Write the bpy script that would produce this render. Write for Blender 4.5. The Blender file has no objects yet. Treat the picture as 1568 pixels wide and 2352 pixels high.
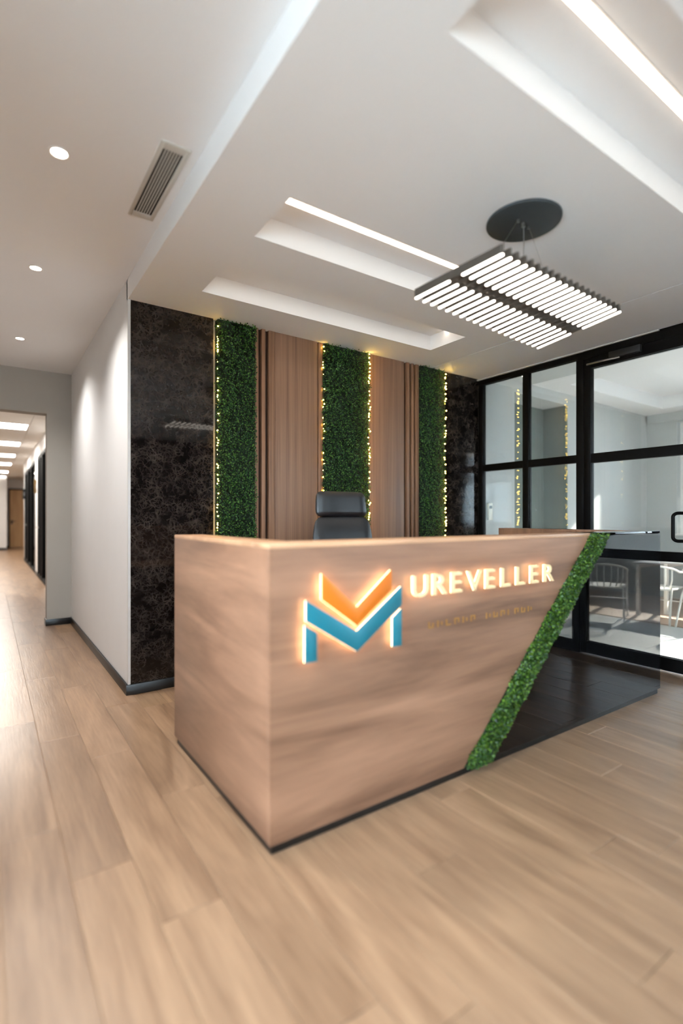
import bpy, bmesh, math, random
import numpy as np
from mathutils import Vector, Matrix

random.seed(7)
RNG = np.random.default_rng(7)
SC = bpy.context.scene
COL = SC.collection

# ------------------------------------------------------------------ camera
CAM_H, YAW, FPX, HORIZON = 1.2, math.radians(34.71), 1171.2, 1187.8
cd = bpy.data.cameras.new('camera')
cam = bpy.data.objects.new('camera', cd)
COL.objects.link(cam)
SC.camera = cam
cam.location = (0, 0, CAM_H)
cam.rotation_euler = (math.pi / 2, 0, -YAW)
cd.sensor_fit = 'VERTICAL'
cd.sensor_height = 36.0
cd.sensor_width = 24.0
cd.lens = FPX / 2352 * 36.0
cd.shift_y = (HORIZON - 1176) / 2352
cd.clip_start = 0.05
cd.clip_end = 200
cd.dof.use_dof = True
cd.dof.focus_distance = 3.9
cd.dof.aperture_fstop = cd.lens / 1000 / 0.030

# ------------------------------------------------------------------ world, sun, exposure
W = bpy.data.worlds.new('sky')
SC.world = W
W.use_nodes = True
bg = W.node_tree.nodes['Background']
bg.inputs[0].default_value = (0.72, 0.86, 1.0, 1)
bg.inputs[1].default_value = 18.5
sd = bpy.data.lights.new('sun', 'SUN')
sd.energy = 78
sd.angle = math.radians(1.5)
sd.color = (1.0, 0.93, 0.82)
sun = bpy.data.objects.new('sun', sd)
COL.objects.link(sun)
sun.rotation_euler = Vector((-0.80, 0.20, -0.50)).to_track_quat('-Z', 'Y').to_euler()
sun.location = (14, -2, 8)
VS = SC.view_settings
VS.view_transform = 'Standard'
VS.look = 'None'
VS.gamma = 1
VS.use_curve_mapping = False
VS.exposure = 0.92
SC.display_settings.display_device = 'sRGB'
cy = SC.cycles
cy.use_light_tree = False
cy.max_bounces = 7
cy.diffuse_bounces = 4
cy.glossy_bounces = 3
cy.transparent_max_bounces = 10
cy.use_adaptive_sampling = True
cy.adaptive_threshold = 0.03
cy.caustics_reflective = False
cy.caustics_refractive = False
cy.sample_clamp_indirect = 6
LED_E, PEND_E, DOWN_W, PANEL_E, BULB_E, HALO_E = 3.4, 4.4, 70.0, 17.0, 34.0, 4.6

# ------------------------------------------------------------------ helpers
def lin(r, g, b):
    f = lambda c: (c / 255 / 12.92) if c / 255 <= 0.04045 else ((c / 255 + 0.055) / 1.055) ** 2.4
    return (f(r), f(g), f(b), 1)

def newmat(name):
    m = bpy.data.materials.new(name)
    m.use_nodes = True
    nt = m.node_tree
    return m, nt, nt.nodes['Principled BSDF']

def plain(name, rgb, rough=0.5, metal=0.0, spec=0.5, mottle=0.0, scale=6.0, bump=0.0, bscale=200):
    m, nt, p = newmat(name)
    c = lin(*rgb)
    p.inputs['Base Color'].default_value = c
    p.inputs['Roughness'].default_value = rough
    p.inputs['Metallic'].default_value = metal
    p.inputs['Specular IOR Level'].default_value = spec
    geo = nt.nodes.new('ShaderNodeNewGeometry')
    if mottle:
        n = nt.nodes.new('ShaderNodeTexNoise')
        n.inputs['Scale'].default_value = scale
        n.inputs['Detail'].default_value = 4
        nt.links.new(geo.outputs['Position'], n.inputs['Vector'])
        r = nt.nodes.new('ShaderNodeValToRGB')
        r.color_ramp.elements[0].position = 0.3
        r.color_ramp.elements[1].position = 0.7
        r.color_ramp.elements[0].color = tuple(v * (1 - mottle) for v in c[:3]) + (1,)
        r.color_ramp.elements[1].color = tuple(min(1, v * (1 + mottle)) for v in c[:3]) + (1,)
        nt.links.new(n.outputs['Fac'], r.inputs['Fac'])
        nt.links.new(r.outputs['Color'], p.inputs['Base Color'])
    if bump:
        n = nt.nodes.new('ShaderNodeTexNoise')
        n.inputs['Scale'].default_value = bscale
        nt.links.new(geo.outputs['Position'], n.inputs['Vector'])
        b = nt.nodes.new('ShaderNodeBump')
        b.inputs['Strength'].default_value = bump
        b.inputs['Distance'].default_value = 0.002
        nt.links.new(n.outputs['Fac'], b.inputs['Height'])
        nt.links.new(b.outputs['Normal'], p.inputs['Normal'])
    return m

def glow(name, rgb, strength):
    m, nt, p = newmat(name)
    p.inputs['Base Color'].default_value = lin(*rgb)
    p.inputs['Emission Color'].default_value = lin(*rgb)
    p.inputs['Emission Strength'].default_value = strength
    p.inputs['Roughness'].default_value = 0.4
    return m

def wood(name, dark, light, grain=(0.7, 3.0, 9.0), rough=0.4, rnd=0.0, bump=0.1, detail=6, contrast=(0.3, 0.72),
         planks=None, spec=0.5, fine=None, distort=0.9, finemix=0.42):
    """Grain from noise in world position, stretched by `grain`; rnd shifts tone from piece to piece."""
    m, nt, p = newmat(name)
    N, L = nt.nodes, nt.links
    geo = N.new('ShaderNodeNewGeometry')
    vec = geo.outputs['Position']
    oi = N.new('ShaderNodeObjectInfo')
    if rnd:
        c = N.new('ShaderNodeCombineXYZ')
        mu = N.new('ShaderNodeMath'); mu.operation = 'MULTIPLY'; mu.inputs[1].default_value = 37.0
        L.new(oi.outputs['Random'], mu.inputs[0])
        for k in range(3):
            L.new(mu.outputs[0], c.inputs[k])
        a = N.new('ShaderNodeVectorMath'); a.operation = 'ADD'
        L.new(vec, a.inputs[0]); L.new(c.outputs[0], a.inputs[1])
        vec = a.outputs[0]
    mp = N.new('ShaderNodeMapping')
    mp.inputs['Scale'].default_value = grain
    L.new(vec, mp.inputs['Vector'])
    n1 = N.new('ShaderNodeTexNoise')
    n1.inputs['Scale'].default_value = 1.0
    n1.inputs['Detail'].default_value = detail
    n1.inputs['Distortion'].default_value = distort
    L.new(mp.outputs[0], n1.inputs['Vector'])
    val = n1.outputs['Fac']
    if fine:
        mp2 = N.new('ShaderNodeMapping'); mp2.inputs['Scale'].default_value = fine
        L.new(vec, mp2.inputs['Vector'])
        n2 = N.new('ShaderNodeTexNoise'); n2.inputs['Scale'].default_value = 1.0; n2.inputs['Detail'].default_value = 5
        n2.inputs['Roughness'].default_value = 0.65
        L.new(mp2.outputs[0], n2.inputs['Vector'])
        mx = N.new('ShaderNodeMix'); mx.inputs[0].default_value = finemix
        L.new(val, mx.inputs[2]); L.new(n2.outputs['Fac'], mx.inputs[3])
        val = mx.outputs[0]
        fineval = n2.outputs['Fac']
    else:
        fineval = val
    r = N.new('ShaderNodeValToRGB')
    r.color_ramp.elements[0].position, r.color_ramp.elements[1].position = contrast
    r.color_ramp.elements[0].color = lin(*dark)
    r.color_ramp.elements[1].color = lin(*light)
    L.new(val, r.inputs['Fac'])
    out = r.outputs['Color']
    if rnd:
        hsv = N.new('ShaderNodeHueSaturation')
        mr = N.new('ShaderNodeMapRange')
        mr.inputs[3].default_value = 1 - rnd; mr.inputs[4].default_value = 1 + rnd
        L.new(oi.outputs['Random'], mr.inputs[0]); L.new(mr.outputs[0], hsv.inputs['Value'])
        L.new(out, hsv.inputs['Color']); out = hsv.outputs['Color']
    if planks:
        rot = N.new('ShaderNodeMapping'); rot.inputs['Rotation'].default_value = (0, 0, math.pi / 2)
        L.new(geo.outputs['Position'], rot.inputs['Vector'])
        bk = N.new('ShaderNodeTexBrick')
        bk.inputs['Scale'].default_value = 1.0
        bk.inputs['Brick Width'].default_value = planks[1]
        bk.inputs['Row Height'].default_value = planks[0]
        bk.inputs['Mortar Size'].default_value = 0.0016
        bk.inputs['Color1'].default_value = (0.86, 0.86, 0.86, 1)
        bk.inputs['Color2'].default_value = (1.06, 1.06, 1.06, 1)
        bk.inputs['Mortar'].default_value = (0.55, 0.55, 0.55, 1)
        L.new(rot.outputs[0], bk.inputs['Vector'])
        mm = N.new('ShaderNodeMix'); mm.data_type = 'RGBA'; mm.blend_type = 'MULTIPLY'; mm.inputs[0].default_value = 1
        L.new(out, mm.inputs[6]); L.new(bk.outputs['Color'], mm.inputs[7]); out = mm.outputs[2]
    L.new(out, p.inputs['Base Color'])
    p.inputs['Roughness'].default_value = rough
    p.inputs['Specular IOR Level'].default_value = spec
    if bump:
        b = N.new('ShaderNodeBump'); b.inputs['Strength'].default_value = bump; b.inputs['Distance'].default_value = 0.002
        L.new(fineval, b.inputs['Height']); L.new(b.outputs['Normal'], p.inputs['Normal'])
    return m

def marble(name):
    m, nt, p = newmat(name)
    N, L = nt.nodes, nt.links
    geo = N.new('ShaderNodeNewGeometry')
    n0 = N.new('ShaderNodeTexNoise'); n0.inputs['Scale'].default_value = 14; n0.inputs['Detail'].default_value = 5
    L.new(geo.outputs['Position'], n0.inputs['Vector'])
    ad = N.new('ShaderNodeMix'); ad.data_type = 'VECTOR'; ad.inputs[0].default_value = 0.07
    L.new(geo.outputs['Position'], ad.inputs[4]); L.new(n0.outputs['Color'], ad.inputs[5])
    vals = []
    for sc, w in ((19, 0.10), (46, 0.16)):
        v = N.new('ShaderNodeTexVoronoi'); v.feature = 'DISTANCE_TO_EDGE'; v.inputs['Scale'].default_value = sc
        L.new(ad.outputs[1], v.inputs['Vector'])
        r = N.new('ShaderNodeMapRange'); r.inputs[1].default_value = 0; r.inputs[2].default_value = w
        r.inputs[3].default_value = 1; r.inputs[4].default_value = 0
        L.new(v.outputs['Distance'], r.inputs[0]); vals.append(r.outputs[0])
    n2 = N.new('ShaderNodeTexNoise'); n2.inputs['Scale'].default_value = 9; n2.inputs['Detail'].default_value = 8
    n2.inputs['Roughness'].default_value = 0.7
    L.new(geo.outputs['Position'], n2.inputs['Vector'])
    mx = N.new('ShaderNodeMath'); mx.operation = 'MAXIMUM'; L.new(vals[0], mx.inputs[0])
    h = N.new('ShaderNodeMath'); h.operation = 'MULTIPLY'; h.inputs[1].default_value = 0.7
    L.new(vals[1], h.inputs[0]); L.new(h.outputs[0], mx.inputs[1])
    msk = N.new('ShaderNodeMapRange'); msk.inputs[1].default_value = 0.38; msk.inputs[2].default_value = 0.75
    L.new(n2.outputs['Fac'], msk.inputs[0])
    mul = N.new('ShaderNodeMath'); mul.operation = 'MULTIPLY'
    L.new(mx.outputs[0], mul.inputs[0]); L.new(msk.outputs[0], mul.inputs[1])
    base = N.new('ShaderNodeValToRGB')
    base.color_ramp.elements[0].position = 0.35; base.color_ramp.elements[1].position = 0.75
    base.color_ramp.elements[0].color = lin(9, 8, 8); base.color_ramp.elements[1].color = lin(34, 28, 25)
    L.new(n2.outputs['Fac'], base.inputs['Fac'])
    mc = N.new('ShaderNodeMix'); mc.data_type = 'RGBA'
    L.new(mul.outputs[0], mc.inputs[0]); L.new(base.outputs['Color'], mc.inputs[6])
    mc.inputs[7].default_value = lin(82, 73, 68)
    L.new(mc.outputs[2], p.inputs['Base Color'])
    p.inputs['Roughness'].default_value = 0.04
    p.inputs['IOR'].default_value = 1.43
    return m

def glass(name, tint=(0.95, 0.975, 0.97), ior=1.5):
    m = bpy.data.materials.new(name); m.use_nodes = True
    nt = m.node_tree; N, L = nt.nodes, nt.links
    N.remove(N['Principled BSDF'])
    tr = N.new('ShaderNodeBsdfTransparent'); tr.inputs[0].default_value = tint + (1,)
    gl = N.new('ShaderNodeBsdfGlossy'); gl.inputs['Roughness'].default_value = 0.02
    fr = N.new('ShaderNodeFresnel'); fr.inputs[0].default_value = ior
    mx = N.new('ShaderNodeMixShader')
    L.new(fr.outputs[0], mx.inputs[0]); L.new(tr.outputs[0], mx.inputs[1]); L.new(gl.outputs[0], mx.inputs[2])
    L.new(mx.outputs[0], N['Material Output'].inputs[0])
    return m

def leafmat(name, dark, mid, light):
    m, nt, p = newmat(name)
    N, L = nt.nodes, nt.links
    geo = N.new('ShaderNodeNewGeometry')
    r = N.new('ShaderNodeValToRGB')
    r.color_ramp.elements[0].color = lin(*dark)
    r.color_ramp.elements[1].color = lin(*light)
    e = r.color_ramp.elements.new(0.6); e.color = lin(*mid)
    L.new(geo.outputs['Random Per Island'], r.inputs['Fac'])
    L.new(r.outputs['Color'], p.inputs['Base Color'])
    p.inputs['Roughness'].default_value = 0.42
    tl = N.new('ShaderNodeBsdfTranslucent'); L.new(r.outputs['Color'], tl.inputs[0])
    mx = N.new('ShaderNodeMixShader'); mx.inputs[0].default_value = 0.3
    L.new(p.outputs[0], mx.inputs[1]); L.new(tl.outputs[0], mx.inputs[2])
    L.new(mx.outputs[0], N['Material Output'].inputs[0])
    return m

M = {}
M['white'] = plain('white_plaster', (241, 240, 240), 0.85, mottle=0.01, scale=2)
M['recess'] = plain('recess_paint', (236, 231, 224), 0.8, mottle=0.01)
M['wall'] = plain('wall_paint', (224, 222, 220), 0.8, mottle=0.02, scale=2, bump=0.05)
M['wallgrey'] = plain('shaded_wall_grey', (166, 159, 150), 0.85, mottle=0.02, scale=2)  # wall paint with the opening wall's shade worked into the grey
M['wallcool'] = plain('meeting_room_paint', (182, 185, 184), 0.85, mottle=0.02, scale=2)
M['black'] = plain('black_skirting', (14, 14, 14), 0.35, mottle=0.05)
M['frame'] = plain('dark_frame_paint', (8, 7, 7), 0.55, spec=0.12, mottle=0.08, scale=20)
M['alu'] = plain('aluminium_trim', (205, 200, 194), 0.4, metal=0.2, mottle=0.02)
M['slatgrey'] = plain('vent_enamel', (196, 190, 180), 0.6, mottle=0.02)
M['ventshade'] = plain('vent_shade_black', (8, 7, 6), 0.9, mottle=0.05)
M['bar'] = plain('lamp_housing', (72, 66, 60), 0.45, metal=0.3, mottle=0.05, scale=30)
M['canopy'] = plain('canopy_enamel', (44, 50, 53), 0.5, mottle=0.06, scale=8)
M['steel'] = plain('brushed_steel', (170, 168, 165), 0.3, metal=1, mottle=0.03)
M['leather'] = plain('black_leather', (26, 26, 28), 0.36, mottle=0.1, scale=30, bump=0.25, bscale=260)
M['plastic'] = plain('black_plastic', (22, 22, 23), 0.5, mottle=0.05)
M['chairwhite'] = plain('white_powder_coat', (236, 234, 230), 0.4, mottle=0.02)
M['tabletop'] = plain('pale_grey_laminate', (190, 192, 196), 0.3, mottle=0.03)
M['tile'] = plain('white_floor_tile', (226, 230, 232), 0.22, mottle=0.03, scale=3)
M['beige'] = plain('beige_floor_tile', (196, 172, 154), 0.35, mottle=0.05, scale=3)
M['ceiltile'] = plain('mineral_ceiling_tile', (238, 236, 232), 0.9, mottle=0.02, scale=30, bump=0.2)
M['teal'] = plain('teal_acrylic', (22, 106, 122), 0.35, mottle=0.03)
M['orange'] = plain('orange_acrylic', (206, 110, 24), 0.35, mottle=0.03)
M['gold'] = plain('gold_lettering', (158, 112, 52), 0.4, metal=0.3, mottle=0.05)
M['letter'] = plain('gold_letter_face', (236, 206, 158), 0.4, mottle=0.02)
M['halo'] = glow('warm_backlight', (255, 220, 168), HALO_E)
M['led'] = glow('led_diffuser', (255, 238, 218), LED_E)
M['pend'] = glow('pendant_diffuser', (255, 243, 228), PEND_E)
M['lamp'] = glow('downlight_lens', (255, 246, 230), 12)
M['panel'] = glow('ceiling_panel_diffuser', (255, 250, 242), PANEL_E)
M['bulb'] = glow('fairy_bulb', (255, 205, 90), BULB_E)
M['cable'] = plain('string_light_cable', (60, 62, 30), 0.6, mottle=0.05)
M['handset'] = plain('ivory_plastic', (232, 228, 214), 0.4, mottle=0.02)
M['display'] = plain('dark_display', (70, 80, 78), 0.2, mottle=0.03)
M['doorwood'] = wood('pale_oak_veneer', (196, 148, 92), (222, 178, 120), (9, 9, 0.8), 0.45)
M['signwood'] = plain('bronze_plaque', (108, 84, 46), 0.4, metal=0.4, mottle=0.05)
M['floor'] = wood('oak_plank', (112, 85, 64), (167, 135, 107), (7.0, 0.9, 7.0), 0.28, rnd=0.10, bump=0.35,
                  contrast=(0.28, 0.70), fine=(95, 5.0, 95), spec=0.55, distort=1.6)
M['floorfar'] = wood('oak_plank_far', (122, 94, 70), (178, 145, 113), (7.0, 0.9, 7.0), 0.34, bump=0.2,
                     contrast=(0.28, 0.70), planks=(0.192, 1.25), fine=(95, 5.0, 95), distort=1.6)
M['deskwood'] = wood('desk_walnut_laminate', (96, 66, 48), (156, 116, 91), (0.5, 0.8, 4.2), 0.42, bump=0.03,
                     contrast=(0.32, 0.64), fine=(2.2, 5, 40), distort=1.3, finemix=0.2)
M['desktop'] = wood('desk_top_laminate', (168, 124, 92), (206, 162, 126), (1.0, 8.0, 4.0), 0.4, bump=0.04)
M['walltimber'] = wood('wall_walnut_veneer', (104, 74, 56), (166, 124, 96), (26, 8, 0.35), 0.45, bump=0.08,
                       contrast=(0.3, 0.7), fine=(160, 30, 1.6), distort=0.3)
M['batten'] = wood('walnut_batten', (112, 78, 56), (160, 116, 86), (40, 8, 0.5), 0.45, bump=0.06)
M['groove'] = plain('dark_timber_backing', (58, 36, 22), 0.6, mottle=0.1)
M['blackgloss'] = plain('black_gloss_panel', (10, 11, 13), 0.03, spec=0.5, mottle=0.1, scale=5)
M['blackgloss'].node_tree.nodes['Principled BSDF'].inputs['IOR'].default_value = 1.5
M['marble'] = marble('dark_emperador_marble')
M['glass'] = glass('clear_glass')
M['dimpane'] = glass('daylight_dimming_glass', (0.46, 0.46, 0.46))  # grey tint added to dim daylight entering the glazed room
M['glassgreen'] = glass('green_tinted_glass', (0.62, 0.72, 0.68))
M['moss'] = leafmat('boxwood_leaf', (8, 30, 9), (32, 82, 26), (98, 144, 54))
M['mossdesk'] = leafmat('moss_leaf', (16, 42, 10), (46, 88, 22), (110, 142, 44))
M['backing'] = plain('moss_backing', (10, 26, 10), 0.9, mottle=0.2)
M['ground'] = plain('outdoor_paving', (200, 199, 196), 0.9, mottle=0.06, scale=1)

def put(o, parent=None):
    COL.objects.link(o)
    if parent is not None:
        o.parent = parent
    return o

def tag(o, label=None, cat=None, group=None, kind=None):
    if label: o['label'] = label
    if cat: o['category'] = cat
    if group: o['group'] = group
    if kind: o['kind'] = kind
    return o

def thing(name, label, cat, loc=(0, 0, 0), rz=0.0, group=None):
    o = bpy.data.objects.new(name, None)
    o.empty_display_size = 0.1
    o.location = loc
    o.rotation_euler = (0, 0, rz)
    COL.objects.link(o)
    return tag(o, label, cat, group)

class MB:
    """collects shapes in one mesh"""
    def __init__(self):
        self.bm = bmesh.new()
    def box(self, x0, x1, y0, y1, z0, z1):
        v = [self.bm.verts.new(c) for c in ((x0, y0, z0), (x1, y0, z0), (x1, y1, z0), (x0, y1, z0),
                                            (x0, y0, z1), (x1, y0, z1), (x1, y1, z1), (x0, y1, z1))]
        for f in ((0, 3, 2, 1), (4, 5, 6, 7), (0, 1, 5, 4), (1, 2, 6, 5), (2, 3, 7, 6), (3, 0, 4, 7)):
            self.bm.faces.new([v[i] for i in f])
        return self
    def prism(self, pts, axis, a, b):
        """polygon extruded along an axis: 'y' -> pts are (x,z); 'z' -> (x,y); 'x' -> (y,z)"""
        def P(p, t):
            return {'y': (p[0], t, p[1]), 'z': (p[0], p[1], t), 'x': (t, p[0], p[1])}[axis]
        A = [self.bm.verts.new(P(p, a)) for p in pts]
        B = [self.bm.verts.new(P(p, b)) for p in pts]
        n = len(pts)
        self.bm.faces.new(A); self.bm.faces.new(B[::-1])
        for i in range(n):
            self.bm.faces.new((A[i], B[i], B[(i + 1) % n], A[(i + 1) % n]))
        bmesh.ops.recalc_face_normals(self.bm, faces=self.bm.faces[:])
        return self
    def tube(self, pts, r, n=10, closed=False, caps=True):
        pts = [Vector(p) for p in pts]
        rings = []
        N = len(pts)
        up = None
        for i, p in enumerate(pts):
            if closed:
                d = (pts[(i + 1) % N] - pts[i - 1]).normalized()
            else:
                d = (pts[min(i + 1, N - 1)] - pts[max(i - 1, 0)]).normalized()
            if up is None:
                up = Vector((0, 0, 1)) if abs(d.z) < 0.9 else Vector((1, 0, 0))
            s = d.cross(up)
            if s.length < 1e-4:
                s = d.orthogonal()
            s.normalize(); up = s.cross(d).normalized()
            rr = r[i] if isinstance(r, (list, tuple)) else r
            rings.append([self.bm.verts.new(p + (s * math.cos(2 * math.pi * k / n) + up * math.sin(2 * math.pi * k / n)) * rr)
                          for k in range(n)])
        for i in range(N if closed else N - 1):
            a, b = rings[i], rings[(i + 1) % N]
            for k in range(n):
                self.bm.faces.new((a[k], a[(k + 1) % n], b[(k + 1) % n], b[k]))
        if caps and not closed:
            self.bm.faces.new(rings[0][::-1]); self.bm.faces.new(rings[-1])
        bmesh.ops.recalc_face_normals(self.bm, faces=self.bm.faces[:])
        return self
    def cyl(self, c, r, z0, z1, n=32):
        return self.prism([(c[0] + r * math.cos(2 * math.pi * k / n), c[1] + r * math.sin(2 * math.pi * k / n)) for k in range(n)], 'z', z0, z1)
    def build(self, name, mat, parent=None, bevel=0.0, seg=2, smooth=False, sub=0):
        me = bpy.data.meshes.new(name)
        self.bm.to_mesh(me); self.bm.free()
        me.materials.append(mat)
        o = bpy.data.objects.new(name, me)
        put(o, parent)
        if bevel:
            md = o.modifiers.new('bevel', 'BEVEL'); md.width = bevel; md.segments = seg; md.limit_method = 'ANGLE'
            smooth = True
        if sub:
            md = o.modifiers.new('sub', 'SUBSURF'); md.levels = sub; md.render_levels = sub
        if smooth:
            me.polygons.foreach_set('use_smooth', [True] * len(me.polygons))
            if not sub and not bevel:
                me.set_sharp_from_angle(angle=math.radians(50))
        return o

def struct(name, mb, mat, label=None, **k):
    o = mb.build(name, mat, **k)
    o['kind'] = 'structure'
    if label:
        o['label'] = label
    return o

def foliage(name, fn, n, mat, parent, size=(0.010, 0.017), tilt=0.9):
    """n small folded leaves as one mesh; fn(k) gives position array and outward normal"""
    pos, nor = fn(n)
    L = RNG.uniform(size[0], size[1], n)[:, None]
    rv = RNG.normal(size=(n, 3))
    nn = nor + RNG.normal(size=(n, 3)) * tilt * 0.45
    nn /= np.linalg.norm(nn, axis=1)[:, None]
    d = rv - (rv * nn).sum(1)[:, None] * nn
    d /= np.linalg.norm(d, axis=1)[:, None]
    s = np.cross(nn, d)
    lift = RNG.uniform(0.05, 0.55, n)[:, None]
    a = pos
    tip = pos + (d + nn * lift) * L
    l = pos + (d * 0.5 + s * 0.33 + nn * (lift * 0.5 + 0.12)) * L
    r = pos + (d * 0.5 - s * 0.33 + nn * (lift * 0.5 + 0.12)) * L
    V = np.stack([a, r, tip, l], 1).reshape(-1, 3)
    me = bpy.data.meshes.new(name)
    me.vertices.add(4 * n); me.vertices.foreach_set('co', V.astype(np.float32).ravel())
    idx = np.arange(n)[:, None] * 4
    F = np.concatenate([idx + np.array([[0, 1, 2]]), idx + np.array([[0, 2, 3]])], 1).reshape(-1)
    me.loops.add(6 * n); me.loops.foreach_set('vertex_index', F.astype(np.int32))
    me.polygons.add(2 * n); me.polygons.foreach_set('loop_start', np.arange(0, 6 * n, 3, dtype=np.int32))
    me.update(calc_edges=True); me.validate()
    me.materials.append(mat)
    o = bpy.data.objects.new(name, me)
    put(o, parent)
    o['kind'] = 'stuff'
    return o

# ------------------------------------------------------------------ main dimensions (metres, from the photograph)
XL, YB, XG = 0.775, 3.65, 4.305          # left wall face, back wall face, glass partition face
ZL, ZH, ZT = 2.672, 2.81, 3.0            # reception ceiling, corridor ceiling, slab top
YO = 6.48                                # wall with the corridor opening
XW = -1.65                               # corridor's outer wall
YF = -2.6                                # front wall behind the camera
XR, YR = 8.33, 3.60                      # far wall of the glazed room, its back wall

# ------------------------------------------------------------------ floor
fl = struct('floor', MB().box(XW - 0.1, XG + 0.05, YF - 0.1, 24.2, -0.1, -0.004).box(XG + 0.05, 3.2, 6.6, 24.2, -0.1, -0.004),
            M['floorfar'], 'pale oak plank floor running along the corridor')
PW, PL = 0.192, 1.25
def plank_mesh(length):
    bm = bmesh.new()
    g, c = 0.0009, 0.0016
    x, y = PW / 2 - g, length / 2 - g
    lo = [bm.verts.new(p) for p in ((-x, -y, -0.004), (x, -y, -0.004), (x, y, -0.004), (-x, y, -0.004))]
    mi = [bm.verts.new(p) for p in ((-x, -y, -c), (x, -y, -c), (x, y, -c), (-x, y, -c))]
    hi = [bm.verts.new(p) for p in ((-x + c, -y + c, 0), (x - c, -y + c, 0), (x - c, y - c, 0), (-x + c, y - c, 0))]
    bm.faces.new(hi)
    for A, B in ((lo, mi), (mi, hi)):
        for i in range(4):
            bm.faces.new((A[i], A[(i + 1) % 4], B[(i + 1) % 4], B[i]))
    me = bpy.data.meshes.new('plank')
    bm.to_mesh(me); bm.free(); me.materials.append(M['floor'])
    return me
pm = plank_mesh(PL)
X0 = 0.033 - 9 * PW
for i in range(31):
    xc = X0 + (i + 0.5) * PW
    if xc + PW / 2 > XG + 0.02:
        break
    off = 2.24 if i == 9 else 2.24 + [0.0, 0.41, 0.83, 0.27, 0.66, 1.04][(i * 5) % 6] + 0.07 * (i % 3)
    y = off - 4 * PL
    while y < 9.0:
        yc = y + PL / 2
        ok = y > -1.1 and xc > -0.75 - 0.02 * yc
        if xc > XL and y + PL > YB + 0.9:
            ok = False
        if xc - PW / 2 > XL and y > YB - 0.05:
            ok = False
        if yc > YO and (xc > 0.53 or xc < -0.4):
            ok = False
        if xc > 0.9 and yc < 0.0 and xc < 1.0 - yc:
            pass
        if ok:
            o = bpy.data.objects.new('plank', pm)
            o.location = (xc, yc, 0)
            put(o, fl)
        y += PL

# ------------------------------------------------------------------ walls
struct('wall_left', MB().box(XL, XL + 0.115, YB + 0.012, YO, -0.05, ZT), M['wall'], 'smooth warm white wall beside the corridor')
struct('trim_1', MB().box(XL - 0.001, XL + 0.017, YB - 0.002, YB + 0.012, 0.07, ZL), M['alu'], 'thin metal corner bead at the wall end')
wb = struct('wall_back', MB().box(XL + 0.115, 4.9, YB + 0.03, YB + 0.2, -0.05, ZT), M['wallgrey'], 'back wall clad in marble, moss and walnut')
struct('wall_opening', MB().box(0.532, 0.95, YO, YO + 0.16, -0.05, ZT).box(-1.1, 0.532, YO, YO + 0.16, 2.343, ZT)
       .box(XW, -1.1, YO, YO + 0.16, -0.05, ZT), M['wallgrey'], 'wall with a wide opening into the office corridor, greyed for shade')
struct('wall_outer', MB().box(XW - 0.12, XW, YF - 0.2, -2.3, -0.05, ZT + 0.1).box(XW - 0.12, XW, 1.4, 24.1, -0.05, ZT + 0.1).box(XW - 0.12, XW, -2.3, 1.4, 2.1, ZT + 0.1).box(XW - 0.12, XW, -2.3, 1.4, -0.05, 0.45), M['wall'], 'outer corridor wall')
struct('baseboard_left', MB().box(XL - 0.014, XL, YB + 0.0, YO, 0, 0.070).box(XL - 0.014, XL - 0.004, YB, YO, 0.070, 0.074), M['black'], 'black skirting along the white wall', bevel=0.002)
struct('baseboard_back', MB().box(XL - 0.014, XG - 0.03, YB - 0.014, YB, 0, 0.068), M['black'], 'black skirting under the marble', bevel=0.002)
struct('baseboard_opening', MB().box(0.520, XL - 0.014, YO - 0.013, YO, 0, 0.07).box(0.520, 0.532, YO, YO + 0.16, 0, 0.07), M['black'], 'black skirting around the opening jamb', bevel=0.002)

# back wall cladding: marble slabs, walnut panels with battens
def slab(x0, x1, label):
    o = MB().box(x0, x1, YB, YB + 0.03, 0.0, ZL).build('marble_slab', M['marble'], wb)
    o['label'] = label
slab(XL + 0.017, 1.372, 'dark brown veined polished marble slab at the left')
slab(3.785, XG, 'dark polished marble slab beside the glass partition')

def timber(x0, x1, battens, grooves, label):
    p = MB().box(x0, x1, YB + 0.012, YB + 0.03, 0.0, ZL).build('walnut_panel', M['groove'], wb)
    p['label'] = label
    edges = [x0] + sorted(grooves) + [x1]
    for a, b in battens:
        MB().box(a, b, YB - 0.022, YB + 0.012, 0.0, ZL).build('batten', M['batten'], p, bevel=0.0015)
    return p
p1 = timber(1.70, 2.325, [(1.700, 1.728), (1.756, 1.788), (1.818, 1.872)], [], 'walnut wall panel with battens on its left side')
MB().box(1.876, 2.272, YB - 0.016, YB + 0.012, 0, ZL).build('veneer_board', M['walltimber'], p1, bevel=0.0015)
MB().box(2.282, 2.325, YB - 0.016, YB + 0.012, 0, ZL).build('batten', M['batten'], p1, bevel=0.0015)
p2 = timber(2.80, 3.43, [(3.266, 3.303), (3.331, 3.358), (3.384, 3.424)], [], 'walnut wall panel with battens on its right side')
MB().box(2.80, 3.238, YB - 0.016, YB + 0.012, 0, ZL).build('veneer_board', M['walltimber'], p2, bevel=0.0015)

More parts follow.
